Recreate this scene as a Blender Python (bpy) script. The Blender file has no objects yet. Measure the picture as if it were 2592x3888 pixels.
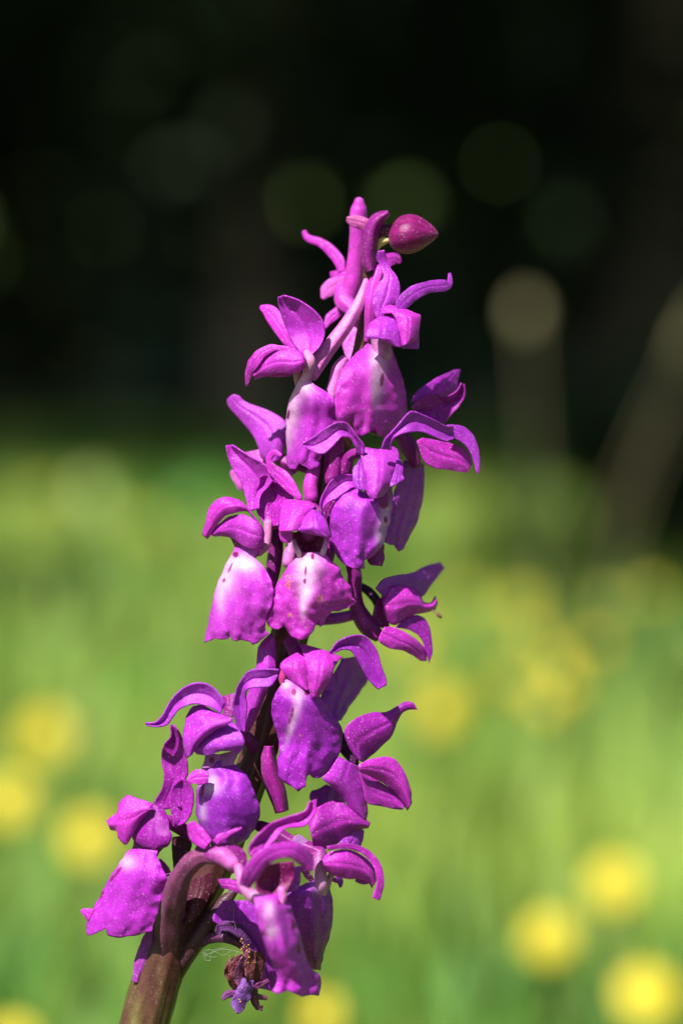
import bpy, math, random
import numpy as np
from mathutils import Vector, Matrix, noise as mnoise

random.seed(7); np.random.seed(7)
R = math.radians
scene = bpy.context.scene
col = scene.collection

# ---------------------------------------------------------------- camera
FOCUS = 0.405                       # metres from lens to the orchid
FRAME_H = 0.157                     # metres of the picture's height at that distance
PITCH = R(-4.0)
CAM_LOC = Vector((0.0, 0.0, 0.36))
cam_d = bpy.data.cameras.new('camera'); cam = bpy.data.objects.new('camera', cam_d); col.objects.link(cam)
cam.location = CAM_LOC; cam.rotation_euler = (R(90) + PITCH, 0, 0)
cam_d.sensor_fit = 'AUTO'; cam_d.sensor_width = 22.2; cam_d.lens = FOCUS * 22.2 / FRAME_H
cam_d.clip_start = 0.02; cam_d.clip_end = 400
cam_d.dof.use_dof = True; cam_d.dof.focus_distance = FOCUS - 0.006; cam_d.dof.aperture_fstop = 4.3
scene.camera = cam
# ---------------------------------------------------------------- sky and sun
SUN_EL, SUN_AZ = R(54), R(213)      # compass angle from +Y, clockwise: behind and left of the camera
sd = Vector((math.sin(SUN_AZ) * math.cos(SUN_EL), math.cos(SUN_AZ) * math.cos(SUN_EL), math.sin(SUN_EL)))
w = bpy.data.worlds.new('World'); scene.world = w; w.use_nodes = True
nt = w.node_tree; bg = nt.nodes['Background']; sky = nt.nodes.new('ShaderNodeTexSky')
sky.sky_type = 'NISHITA'; sky.sun_disc = False; sky.sun_elevation = SUN_EL; sky.sun_rotation = SUN_AZ
nt.links.new(sky.outputs[0], bg.inputs[0]); bg.inputs[1].default_value = 0.05
sl = bpy.data.lights.new('sun', 'SUN'); sl.energy = 5.0; sl.angle = R(0.53); sl.color = (1, .96, .9)
so = bpy.data.objects.new('sun', sl); col.objects.link(so)
so.rotation_euler = sd.to_track_quat('Z', 'Y').to_euler(); so.location = (-3, -5, 8)
vs = scene.view_settings
vs.view_transform = 'Standard'; vs.look = 'None'; vs.gamma = 1; vs.exposure = 0.95; vs.use_curve_mapping = False
scene.cycles.use_denoising = True
scene.cycles.max_bounces = 10; scene.cycles.transmission_bounces = 8; scene.cycles.transparent_max_bounces = 8

# ---------------------------------------------------------------- pixel -> place
KPX = FRAME_H / 3888.0              # metres per photo pixel in the focus plane
rot = cam.rotation_euler.to_matrix()
CR, CU, CF = rot @ Vector((1, 0, 0)), rot @ Vector((0, 1, 0)), rot @ Vector((0, 0, -1))
def at(px, py, z_mm=0.0):
    """photo pixel at z_mm in front of the focus plane"""
    d = FOCUS - z_mm * 0.001; s = d / FOCUS
    return CAM_LOC + CF * d + CR * ((px - 1296) * KPX * s) + CU * ((1944 - py) * KPX * s)
def at_y(px, py, y):
    """photo pixel on the upright plane y metres away"""
    v = CF * FOCUS + CR * ((px - 1296) * KPX) + CU * ((1944 - py) * KPX)
    return CAM_LOC + v * (y / v.y)

# ---------------------------------------------------------------- materials
def mat(name):
    m = bpy.data.materials.new(name); m.use_nodes = True
    n = m.node_tree.nodes; l = m.node_tree.links
    return m, n, l, n['Principled BSDF'], n['Material Output']
def petal_mat(name, trans=0.3, rough=0.42, bump=0.4, scale=6600, speck=.36, sheen=.06):
    m, n, l, p, out = mat(name)
    a = n.new('ShaderNodeAttribute'); a.attribute_name = 'Col'
    tc = n.new('ShaderNodeTexCoord')
    ns = n.new('ShaderNodeTexNoise'); ns.inputs['Scale'].default_value = 520; ns.inputs['Detail'].default_value = 8; ns.inputs['Roughness'].default_value = .7
    l.new(tc.outputs['Object'], ns.inputs['Vector'])
    vo = n.new('ShaderNodeTexVoronoi'); vo.inputs['Scale'].default_value = scale; l.new(tc.outputs['Object'], vo.inputs['Vector'])
    sx = n.new('ShaderNodeSeparateColor'); l.new(vo.outputs['Color'], sx.inputs[0])
    # cell grain times soft blotches
    mr = n.new('ShaderNodeMapRange'); mr.inputs['From Min'].default_value = .3; mr.inputs['From Max'].default_value = .7
    mr.inputs['To Min'].default_value = .78; mr.inputs['To Max'].default_value = 1.22; l.new(ns.outputs[0], mr.inputs['Value'])
    gr = n.new('ShaderNodeMapRange'); gr.inputs['To Min'].default_value = .86; gr.inputs['To Max'].default_value = 1.14; l.new(sx.outputs[1], gr.inputs['Value'])
    mm = n.new('ShaderNodeMath'); mm.operation = 'MULTIPLY'; l.new(mr.outputs[0], mm.inputs[0]); l.new(gr.outputs[0], mm.inputs[1])
    hs = n.new('ShaderNodeHueSaturation'); l.new(a.outputs['Color'], hs.inputs['Color']); l.new(mm.outputs[0], hs.inputs['Value'])
    bp = n.new('ShaderNodeBump'); bp.inputs['Strength'].default_value = bump; bp.inputs['Distance'].default_value = 0.00012
    l.new(vo.outputs['Distance'], bp.inputs['Height'])
    # scattered pale cells: the papillae's sun sparkle painted into the colour
    gt = n.new('ShaderNodeMapRange'); gt.inputs['From Min'].default_value = .93; gt.inputs['From Max'].default_value = 1.0; gt.inputs['To Max'].default_value = speck
    l.new(sx.outputs[0], gt.inputs['Value'])
    mx = n.new('ShaderNodeMix'); mx.data_type = 'RGBA'; mx.inputs['B'].default_value = (.9, .62, .88, 1)
    l.new(gt.outputs[0], mx.inputs['Factor']); l.new(hs.outputs[0], mx.inputs['A'])
    l.new(mx.outputs['Result'], p.inputs['Base Color']); l.new(bp.outputs[0], p.inputs['Normal'])
    p.inputs['Roughness'].default_value = rough; p.inputs['Specular IOR Level'].default_value = .3
    p.inputs['Sheen Weight'].default_value = sheen; p.inputs['Sheen Tint'].default_value = (1, .7, 1, 1); p.inputs['Sheen Roughness'].default_value = .4
    tr = n.new('ShaderNodeBsdfTranslucent'); l.new(hs.outputs[0], tr.inputs['Color'])
    ms = n.new('ShaderNodeMixShader'); ms.inputs[0].default_value = trans
    l.new(p.outputs[0], ms.inputs[1]); l.new(tr.outputs[0], ms.inputs[2]); l.new(ms.outputs[0], out.inputs['Surface'])
    return m
M_PETAL = petal_mat('orchid_petal', .27, .38)
M_TUBE = petal_mat('orchid_ovary', .15, .40, .3, 5200, .2, .12)
M_STEM = petal_mat('orchid_stem', .0, .38, .2, 4000, .06, .0)
M_WILT = petal_mat('wilted_petal', .1, .6, .8, 3500, .1, .05)

def simple(name, c, rough=.6, c2=None, scale=30, spec=.3, bump=0):
    m, n, l, p, out = mat(name)
    p.inputs['Roughness'].default_value = rough; p.inputs['Specular IOR Level'].default_value = spec
    if c2 is None:
        c2 = tuple(x * .6 for x in c)
    tc = n.new('ShaderNodeTexCoord'); ns = n.new('ShaderNodeTexNoise'); ns.inputs['Scale'].default_value = scale
    ns.inputs['Detail'].default_value = 5
    l.new(tc.outputs['Object'], ns.inputs['Vector'])
    cr = n.new('ShaderNodeValToRGB'); cr.color_ramp.elements[0].position = .35; cr.color_ramp.elements[1].position = .65
    cr.color_ramp.elements[0].color = (*c2, 1); cr.color_ramp.elements[1].color = (*c, 1)
    l.new(ns.outputs[0], cr.inputs[0]); l.new(cr.outputs[0], p.inputs['Base Color'])
    if bump:
        bp = n.new('ShaderNodeBump'); bp.inputs['Strength'].default_value = bump; l.new(ns.outputs[0], bp.inputs['Height']); l.new(bp.outputs[0], p.inputs['Normal'])
    return m
def leafy(name, c, c2, scale, trans=.3, rough=.5):
    m = simple(name, c, rough, c2, scale)
    n = m.node_tree.nodes; l = m.node_tree.links; p = n['Principled BSDF']; out = n['Material Output']
    tr = n.new('ShaderNodeBsdfTranslucent'); src = p.inputs['Base Color'].links[0].from_socket; l.new(src, tr.inputs['Color'])
    ms = n.new('ShaderNodeMixShader'); ms.inputs[0].default_value = trans
    l.new(p.outputs[0], ms.inputs[1]); l.new(tr.outputs[0], ms.inputs[2]); l.new(ms.outputs[0], out.inputs['Surface'])
    return m

# ---------------------------------------------------------------- object helpers
def link(name, verts, faces, material, parent=None, loc=(0, 0, 0), cols=None, smooth=True, label=None):
    me = bpy.data.meshes.new(name)
    me.from_pydata([tuple(v) for v in verts], [], faces); me.update()
    if smooth:
        me.polygons.foreach_set('use_smooth', [True] * len(me.polygons))
    if cols is not None:
        at_ = me.color_attributes.new('Col', 'FLOAT_COLOR', 'POINT')
        arr = np.ones((len(verts), 4), np.float32); arr[:, :3] = cols
        at_.data.foreach_set('color', arr.ravel())
    me.materials.append(material)
    o = bpy.data.objects.new(name, me); col.objects.link(o); o.location = loc
    if parent: o.parent = parent
    if label: o['label'] = label
    return o
def tag(o, label=None, cat=None, group=None, kind=None):
    if label: o['label'] = label
    if cat: o['category'] = cat
    if group: o['group'] = group
    if kind: o['kind'] = kind
    return o
def empty(name, loc):
    o = bpy.data.objects.new(name, None); col.objects.link(o); o.location = loc; o.empty_display_size = .02
    return o
def tube_geo(pts, rads, seg=14, ribs=0):
    """pts: Vectors, rads: metres -> closed tapering tube"""
    n = len(pts); vs_, fs = [], []
    up = Vector((0, -1, 0.2)).normalized()
    for i, p in enumerate(pts):
        t = (pts[min(i + 1, n - 1)] - pts[max(i - 1, 0)]).normalized()
        a = up - t * up.dot(t)
        if a.length < 1e-4: a = Vector((1, 0, 0)) - t * t.x
        a.normalize(); up = a; b_ = t.cross(a)
        for k in range(seg):
            th = 2 * math.pi * k / seg; r = rads[i]
            if ribs: r *= (1 + .07 * math.cos(ribs * th + i * .10)) * (1 + .05 * mnoise.noise(p * 400))
            vs_.append(p + (a * math.cos(th) + b_ * math.sin(th)) * r)
    for i in range(n - 1):
        for k in range(seg):
            k2 = (k + 1) % seg
            fs.append((i * seg + k, i * seg + k2, (i + 1) * seg + k2, (i + 1) * seg + k))
    vs_.append(pts[0]); vs_.append(pts[-1]); c0, c1 = len(vs_) - 2, len(vs_) - 1
    for k in range(seg):
        k2 = (k + 1) % seg
        fs.append((c0, k2, k)); fs.append((c1, (n - 1) * seg + k, (n - 1) * seg + k2))
    return vs_, fs
def catmull(arr, n):
    """smooth curve through the rows of arr (k, ...), sampled at n places"""
    arr = np.asarray(arr, float); k = len(arr)
    if k == 1: return np.repeat(arr, n, 0)
    ext = np.concatenate([[2 * arr[0] - arr[1]], arr, [2 * arr[-1] - arr[-2]]])
    out = []
    for i in range(n):
        s = i / (n - 1) * (k - 1); j = min(int(s), k - 2); f = s - j
        p0, p1, p2, p3 = ext[j], ext[j + 1], ext[j + 2], ext[j + 3]
        m1 = (p2 - p0) * .5 * .9; m2 = (p3 - p1) * .5 * .9
        f2, f3 = f * f, f * f * f
        out.append((2 * f3 - 3 * f2 + 1) * p1 + (f3 - 2 * f2 + f) * m1 + (-2 * f3 + 3 * f2) * p2 + (f3 - f2) * m2)
    return np.array(out)
def resample(poly, n):
    poly = np.asarray(poly, float)
    if len(poly) == 3: poly = catmull(poly, 13)
    d = np.r_[0, np.cumsum(np.hypot(*np.diff(poly, axis=0).T))]
    if d[-1] < 1e-6: return np.repeat(poly[:1], n, 0)
    t = np.linspace(0, d[-1], n)
    return np.c_[np.interp(t, d, poly[:, 0]), np.interp(t, d, poly[:, 1])]

# windows of the photograph in which the coordinates below were read: left, top, pixels per photo pixel
WIN = dict(A=(1100, 720, 2.24), B=(900, 1080, 2.24), C=(1300, 1350, 2.851), D=(750, 1450, 2.24), E=(1150, 1600, 2.24),
           F=(750, 1850, 2.24), G=(1150, 2050, 2.24), H=(500, 2350, 2.24), I=(900, 2350, 2.24), J=(1000, 2600, 2.24),
           K=(300, 2850, 2.24), L=(800, 2950, 2.24), M=(400, 3288, 1.7422), P=(0, 0, 1.0))
def src(win, x, y):
    a, b, s = WIN[win]; return a + x / s, b + y / s
def parse(txt):
    return [[tuple(float(c) for c in p.split(',')) for p in row.split()] for row in txt.split(';')]

MAG = (.50, .036, .44); LIP = (.50, .042, .48); PALE = (.74, .38, .60); DARK = (.10, .008, .085); VIO = (.36, .040, .44)
DEEP = (.26, .012, .22); PINK = (.66, .15, .54); BROWN = (.075, .022, .022); OLIVE = (.12, .095, .03)

# ================================================================= THE ORCHID
stem_src = [(1392, 1015, 12), (1389, 1100, 16), (1384, 1220, 22), (1360, 1380, 34), (1320, 1550, 46), (1275, 1720, 55), (1210, 1960, 62),
            (1150, 2200, 66), (1095, 2440, 68), (1030, 2680, 68), (975, 2880, 66), (905, 3060, 70), (800, 3290, 80), (690, 3480, 88),
            (632, 3600, 90), (590, 3740, 90), (548, 3888, 91), (505, 4080, 93), (440, 4500, 96), (400, 5200, 98), (390, 6200, 100),
            (400, 7600, 104), (420, 9000, 110)]
sp = [at(x, y) for x, y, r in stem_src]; sr = [r * KPX for x, y, r in stem_src]
base = Vector((sp[-1].x, sp[-1].y, 0.0)); sp.append(base); sr.append(115 * KPX)
orchid = tag(empty('purple_orchid', base), 'tall purple orchid spike crowded with magenta flowers on a brownish stem', 'orchid')
arr = catmull([(*p, r) for p, r in zip(sp, sr)], 140)
sv, sf = tube_geo([Vector(a[:3]) - base for a in arr], [a[3] for a in arr], 28, ribs=9)
zt = at(600, 3600).z
cols_ = []
for v in sv:
    h = v.z - zt; f = max(0, min(1, .5 - h / .018))
    n_ = mnoise.noise(Vector((v.x * 700, v.y * 700, v.z * 60)))
    f = max(0, min(1, f * (.62 + .9 * n_) - max(0, v.x - (arr[100][0] - base.x)) * 60))  # browner on the right: the stem's unlit side put into the colour
    cols_.append([BROWN[i] * (1 - f) + OLIVE[i] * f for i in range(3)])
link('stem', sv, sf, M_STEM, orchid, cols=np.array(cols_))

seed_n = [0]; TURN = .45
def tube_part(name, win, txt, z=0, c=MAG, parent=None, origin=None, m=None, c2=None, seg=16, ribs=0, n=None):
    """tube along x,y,r points; z in mm towards the camera"""
    pts = parse(txt)[0]; zz = np.interp(np.linspace(0, 1, len(pts)), np.linspace(0, 1, len(np.atleast_1d(z))), np.atleast_1d(z))
    rows = []
    for (x, y, r), zc in zip(pts, zz):
        sx, sy = src(win, x, y); p = at(sx, sy, zc); rows.append((*p, r / WIN[win][2] * KPX))
    n = n or 6 * len(rows)
    a = catmull(rows, n)
    # round both ends
    P = [Vector(q[:3]) for q in a]; Rr = [max(q[3], 2e-5) for q in a]
    d0 = (P[0] - P[1]).normalized(); d1 = (P[-1] - P[-2]).normalized(); r0, r1 = Rr[0], Rr[-1]
    P = [P[0] + d0 * r0 * .9, P[0] + d0 * r0 * .6] + P + [P[-1] + d1 * r1 * .6, P[-1] + d1 * r1 * .9]
    Rr = [r0 * .3, r0 * .8] + Rr + [r1 * .8, r1 * .3]
    o0 = origin if origin is not None else P[2]
    vv, ff = tube_geo([p - o0 for p in P], Rr, seg, ribs)
    cc = np.tile(np.array(c, float), (len(vv), 1))
    if c2 is not None:
        for i in range(len(vv)):
            f = min(1, (i // seg) / (len(P) - 1)); cc[i] = np.array(c) * (1 - f) + np.array(c2) * f
    seed_n[0] += 1
    for i, v in enumerate(vv):
        cc[i] *= 1 + .25 * mnoise.noise(v * 500 + Vector((seed_n[0] * 7, 0, 0)))
    return vv, ff, cc, o0
def FLOWER(win, txt, z=(0, 4), c=DEEP, c2=None):
    """a flower of the spike: its own mesh is the ovary that carries it"""
    vv, ff, cc, o0 = tube_part('flower', win, txt, z, c, c2=c2, seg=24, ribs=6)
    o = link('flower', vv, ff, M_TUBE, orchid, o0 - base, cc); o['o0'] = 0; del o['o0']
    return (o, o0)
def T(fl, name, win, txt, z=0, c=MAG, c2=None, m=None, ribs=0):
    par, o0 = fl if fl else (orchid, base)
    vv, ff, cc, _ = tube_part(name, win, txt, z, c, origin=o0, c2=c2, ribs=ribs)
    return link(name, vv, ff, m or M_TUBE, par, cols=cc)
def S(fl, name, win, txt, z=0, b=None, t=0, c=MAG, white='', spots='', dust='', res=None, m=None, ruf=None, thick=.24, veins=8, tipc=None, turn=None, wcol=(.90, .52, .84)):
    """a petal sheet: rows of left..right points, z along the rows and b/t its bow and twist, in mm towards the camera"""
    rows = parse(txt); big = name == 'lip'
    nu, nv = res or ((57, 61) if big else (25, 33))
    k = WIN[win][2]
    grid = catmull([resample(r, nu) for r in rows], nv)              # nv, nu, 2
    fv = np.linspace(0, 1, nv)
    def prof(q): q = np.atleast_1d(q); return catmull(q.reshape(-1, 1), nv)[:, 0] if len(q) > 1 else np.full(nv, float(q[0]))
    zz = prof(z); tt = prof(t)
    wmm = np.hypot(*(grid[:, -1] - grid[:, 0]).T) / k * KPX * 1000
    bb = prof(b) * (1 if big else .72) if b is not None else -(.18 if big else .10) * wmm
    if name == 'sepal' and b is not None and np.ndim(b) == 0 and b < 0: bb = prof(-.6 * b)
    ruf = ruf if ruf is not None else (.42 if big else .22)
    seed_n[0] += 1; sd_ = seed_n[0] * 3.71
    wl = [tuple(float(q) for q in s.split(',')) for s in white.split()] if white else []
    sl_ = [tuple(float(q) for q in s.split(',')) for s in spots.split()] if spots else []
    dl = [tuple(float(q) for q in s.split(',')) for s in dust.split()] if dust else []
    V, Cc = [], []
    xc_s, yc_s = src(win, grid[..., 0].mean(), grid[..., 1].mean())
    xs_ = np.interp(yc_s, [q[1] for q in stem_src], [q[0] for q in stem_src])
    turn = (max(-1.4, min(1, (xs_ - xc_s) / 230))) * TURN if turn is None else turn
    par, o0 = fl if fl else (orchid, base)
    cb = np.array(c, float)
    if m is None and cb[0] >= .3: cb = cb * np.array((1.08, .85, 1.16))
    for i in range(nv):
        for j in range(nu):
            u = 2 * j / (nu - 1) - 1; x, y = grid[i, j]
            e = abs(u)
            n1 = mnoise.noise(Vector((x / k * .0095 + sd_, y / k * .0095, sd_)))
            n2 = mnoise.noise(Vector((x / k * .035 + sd_, y / k * .035, 5 + sd_)))
            edge = max(e ** 3, fv[i] ** 4 if big else 0)
            zc = zz[i] + bb[i] * (abs(u) ** 1.5) + tt[i] * u + ruf * (n1 * 1.3 + n2 * (.10 + .9 * edge))
            if not big: zc -= min(.22, .05 * wmm[i]) * math.exp(-(u / .14) ** 2)
            elif wmm[i] > 3: zc += .16 * math.cos(u * 9 + n1 * 3) * min(1, fv[i] * 2)
            zc += turn * (src(win, x, y)[0] - xc_s) * KPX * 1000
            jit = edge * (2.2 if big else 1.3) * n2 * k
            sx, sy = src(win, x + jit * 2.0, y + jit * 1.3)
            V.append(at(sx, sy, zc) - o0)
            cc = cb * (1 + .16 * n1)
            ve = max(0, math.cos((u * veins + .9 * n1 + .5 * n2) * math.pi)) ** 8 * (.22 if not big else .10) * (1 - e * e) * (.6 + n2)
            cc = cc * (1 - ve) 
            if tipc is not None:
                f = max(0, fv[i] * 1.6 - .6); cc = cc * (1 - f) + np.array(tipc) * f
            if e > .93: cc = cc * np.array((.92, .85, .92))
            for (a, b2, rx, ry, *ang) in wl:
                dx, dy = x - a, y - b2
                if ang: ca, sa = math.cos(R(ang[0])), math.sin(R(ang[0])); dx, dy = dx * ca + dy * sa, -dx * sa + dy * ca
                q = (dx / rx) ** 2 + (dy / ry) ** 2
                f = math.exp(-q * 1.1) * (.92 + .2 * n2); f = min(max(f * .9, 0), .80)
                cc = cc * (1 - f) + np.array(wcol) * f
            for (a, b2, rx, ry, *ang) in sl_:
                dx, dy = x - a, y - b2
                if ang: ca, sa = math.cos(R(ang[0])), math.sin(R(ang[0])); dx, dy = dx * ca + dy * sa, -dx * sa + dy * ca
                q = (dx / rx) ** 2 + (dy / ry) ** 2 + .5 * n2
                if q < 1.5: f = min(1, (1.5 - q) * 1.6); cc = cc * (1 - f) + np.array((.24, .006, .13)) * f
            for (a, b2, rx, ry) in dl:
                q = ((x - a) / rx) ** 2 + ((y - b2) / ry) ** 2
                if q < 1 and mnoise.noise(Vector((x * .09, y * .09, 2.2))) > -.05: cc = cc * .25 + np.array((.75, .28, .04)) * .75
            Cc.append(cc)
    F_ = [(i * nu + j, i * nu + j + 1, (i + 1) * nu + j + 1, (i + 1) * nu + j) for i in range(nv - 1) for j in range(nu - 1)]
    o = link(name, V, F_, m or M_PETAL, par, cols=np.array(Cc))
    md = o.modifiers.new('thickness', 'SOLIDIFY'); md.thickness = thick * .001; md.offset = 0
    return o
def P(fl, name, win, txt, z=0, **kw):
    """narrow petal: spine of x,y,half-width"""
    pts = parse(txt)[0]; a = catmull(pts, max(9, 4 * len(pts)))
    rows = []
    for i in range(len(a)):
        d = a[min(i + 1, len(a) - 1)][:2] - a[max(i - 1, 0)][:2]; d = d / (np.hypot(*d) + 1e-9)
        n_ = np.array((d[1], -d[0])) * max(a[i][2], 1)
        rows.append(f'{a[i][0]-n_[0]:.1f},{a[i][1]-n_[1]:.1f} {a[i][0]+n_[0]:.1f},{a[i][1]+n_[1]:.1f}')
    kw.setdefault('res', (15, 41))
    return S(fl, name, win, ';'.join(rows), z, **kw)

# ---- flower behind the tip, facing left
f = FLOWER('A', '662,1120,30 560,1040,60 470,960,78 440,860,62', (-1, -5), MAG)
T(f, 'spur', 'A', '588,105,44 585,190,74 578,400,72 560,600,72 530,800,82 480,960,84', (-3, -4, -5), MAG)
P(f, 'sepal', 'A', '118,350,16 160,415,28 260,450,34 340,510,44 415,600,46 445,700,30', (-7, -6))
P(f, 'petal', 'A', '280,928,12 320,860,62 400,800,62 470,760,30', (-6, -5), c=PINK)
P(f, 'petal', 'A', '345,720,20 420,720,36 485,740,40', (-6, -5))
P(f, 'petal', 'B', '742,370,12 800,280,44 880,215,34 900,180,20', (-4, -5), c=MAG)
S(f, 'lip', 'B', '1010,200 1095,190;1050,240 1092,232;970,370 1085,350;900,490 1075,500;925,600 1050,570;940,645 985,640', (-4, -2), c=PINK)
P(f, 'sepal', 'A', '940,615,10 900,590,44 840,600,52 800,650,40', (-5, -4))
# ---- small bracts and the bud at the tip
f0 = None
P(f0, 'bract', 'A', '483,252,14 540,265,48 630,290,52 740,330,40', (1, 1), c=(.42, .09, .27), thick=.4)
P(f0, 'bract', 'A', '838,197,8 780,230,38 720,290,52 688,390,56 670,520,58 672,620,54 690,690,26', (3, 2.5), b=-2.0, c=DEEP, thick=.5)
bud = FLOWER('A', '690,560,30 720,430,45 760,355,50 830,340,46 890,350,40', (0, 1), (.10, .008, .05))
bud[0].name = 'bud'
def budmesh():
    rows = [(838, 418, 30), (870, 400, 100), (930, 385, 152), (1010, 376, 168), (1090, 372, 150), (1160, 372, 108), (1220, 374, 62), (1262, 378, 12)]
    a = catmull(rows, 40); vv, cc = [], []; seg = 48
    for i, (x, y, r) in enumerate(a):
        for k in range(seg):
            th = 2 * math.pi * k / seg
            # three closed sepals: seams cut in where they meet
            ph = (th - R(-12) + math.pi) % (2 * math.pi / 3) - math.pi / 3
            rr = r * (1 - .10 * math.exp(-(abs(abs(ph) - math.pi / 3) / .07) ** 2)) * (1 + .04 * math.cos(3 * th))
            sx, sy = src('A', x, y - rr * math.sin(th)); zc = 1.5 + rr * math.cos(th) / 2.24 * KPX * 1000
            vv.append(at(sx, sy, zc) - bud[1])
            nn = mnoise.noise(Vector((x * .02, th * 3, 1))); lines = max(0, math.cos(th * 12)) ** 8
            cc.append(np.array((.21, .006, .115)) * (1 + .3 * nn - .25 * lines))
    ff = [(i * seg + k, i * seg + (k + 1) % seg, (i + 1) * seg + (k + 1) % seg, (i + 1) * seg + k) for i in range(39) for k in range(seg)]
    return link('closed_sepals', vv, ff, M_TUBE, bud[0], cols=np.array(cc))
budmesh()
T(bud, 'column', 'A', '735,500,26 760,450,40 800,435,36 835,432,20', (0, 1), (.62, .52, .20))
# ---- upper right flower with a strap sepal curling up
f = FLOWER('A', '660,1280,30 680,1150,46 690,980,52 720,820,56 770,680,48', (1, 2, 1), MAG)
S(f, 'sepal', 'A', '750,522 800,512;733,575 828,582;768,650 852,668;795,745 905,735;735,830 935,830;703,920 925,920;705,1000 855,1000;735,1095 778,1090', (4, 3.5, 4.5, 5, 5), c=(.42, .04, .47))
P(f, 'sepal', 'A', '1357,710,8 1356,790,26 1310,815,48 1160,832,52 1040,890,60 955,970,56 915,1030,30', (3, 5, 5), c=VIO)
S(f, 'petal', 'A', '760,1085 880,1072;690,1130 905,1110;655,1190 918,1180;648,1255 930,1260;760,1262 938,1300;890,1330 945,1342', (7, 10, 10), b=-1.3, c=(.38, .035, .45))
S(f, 'petal', 'A', '790,1000 850,985;782,1050 960,1010;862,1050 1070,1056;905,1110 1113,1080;920,1190 1095,1180;930,1270 1075,1265;945,1335 1010,1310', (6, 9, 9.5), b=-1.6)
S(f, 'petal', 'A', '940,1285 1092,1212;945,1335 1097,1290;965,1350 1092,1357', (7, 7), c=VIO)
T(f, 'column', 'A', '770,1180,60 775,1290,84 790,1400,76', (3.5, 4.5, 5), (.26, .04, .20), (.50, .18, .42))
S(f, 'lip', 'B', '1115,505 1220,560 1318,535;1005,595 1230,640 1332,600;905,715 1225,720 1365,700;850,845 1215,850 1418,845;830,975 1190,980 1432,960;838,1075 1175,1080 1440,1060;845,1120 900,1160 985,1130 1040,1220 1160,1180 1230,1250 1320,1200 1415,1150;850,1140 875,1180 910,1184 985,1145 1000,1230 1020,1285 1065,1288 1120,1245 1155,1195 1185,1265 1245,1304 1300,1285 1335,1230 1398,1190',
  (5.5, 8, 9, 9, 8.5, 8, 7.5), b=(-2.0, -3, -3, -2.6, -2, -1.6), t=(0, -2.4, -3.2, -3), wcol=(.92, .48, .86), white='1200,640,70,120 1190,780,50,190 1175,900,32,120', spots='1226,805,15,50,8 1185,562,15,18 1258,545,22,44')
# ---- upper left flower with a broad upright sepal
f = FLOWER('B', '1095,-30,24 1045,140,48 935,335,60 805,510,62 705,650,64 640,770,50', (1, 3, 5), PINK)
S(f, 'sepal', 'B', '350,105 400,93;353,180 530,135;383,290 650,215;415,370 722,300;450,450 746,400;490,520 735,470;535,575 690,550;555,600 640,600', (6.5, 5, 4, 4.5, 6), b=(.8, 1.0, .6, -.4), c=(.44, .035, .46))
P(f, 'sepal', 'B', '198,192,12 280,235,62 370,360,66 440,470,56 520,565,24', (1, 3))
S(f, 'petal', 'B', '68,862 84,866;74,760 130,765;100,650 165,715;165,565 235,620;280,514 330,562;400,524 410,570;470,545 480,570;530,570 535,580', (6, 8, 7, 6), c=MAG)
S(f, 'petal', 'B', '150,806 133,745;240,777 195,640;360,754 330,562;480,757 470,568;568,712 545,582;578,665 568,605', (8, 8.5, 7), b=-1.2, c=(.45, .035, .42))
P(f, 'petal', 'B', '240,770,10 350,765,22 460,765,14', (6, 6))
T(f, 'column', 'B', '592,585,34 618,650,48 604,740,44 578,820,42 560,920,30', (6, 6.8, 6.4, 6, 4.5), (.48, .15, .34), (.74, .36, .64))
T(f, 'throat', 'B', '505,730,32 510,790,30 515,850,24', (5, 4.5), (.45, .20, .28))
S(f, 'lip', 'B', '540,800 622,805;488,900 650,850;440,1000 810,955;422,1120 850,1060;420,1260 840,1200;425,1380 760,1350;420,1470 700,1480;430,1530 455,1572 500,1574 534,1520 575,1550 630,1578 685,1550 700,1500',
  (6.5, 7, 7, 6, 5.5, 5, 4.5), b=(-.4, -1.4, -2.2, -2.2, -2), t=(0, .9, 1.2, 1), white='550,860,90,110 470,1040,60,220 440,1230,30,140', spots='440,1100,11,44,4', c=(.46, .035, .47))
T(f0, 'bract', 'B', '905,640,40 860,720,58 830,820,50 800,950,60', (2, 3), PINK)
# ---- right-hand flower facing away to the right
f = FLOWER('C', '150,700,80 400,800,70 620,850,80 720,1000,92 790,1170,60', (0, -1, -2), DARK, DEEP)
S(f, 'sepal', 'C', '1205,158 1266,152;1050,225 1245,260;900,315 1215,400;790,400 1100,440;735,505 850,480', (-3, -4), c=(.40, .03, .45))
S(f, 'sepal', 'C', '1288,297 1318,312;1225,390 1322,430;1130,440 1258,560;1000,428 1182,640;870,440 1095,738;765,525 965,690;738,565 850,625', (0, -1, -1), b=1.5, c=(.30, .012, .28))
P(f, 'sepal', 'C', '1460,1276,10 1452,1160,30 1420,1020,48 1350,900,70 1250,830,76 1120,800,50', (3, 1), c=VIO)
S(f, 'petal', 'C', '800,925 862,888;850,1080 930,903;900,1165 1060,928;1000,1220 1200,960;1150,1240 1300,1000;1280,1262 1375,1090;1345,1268 1394,1180', (1, 2, 2))
S(f, 'lip', 'E', '860,335 1020,365;832,430 1030,470;790,560 1025,580;755,720 1010,700;735,850 970,830;705,960 930,930;695,1030 750,1056 775,1050 812,1106 850,1084 880,1020 905,975', (-2, -1, -2, -3), c=VIO, turn=-1.7)
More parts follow.
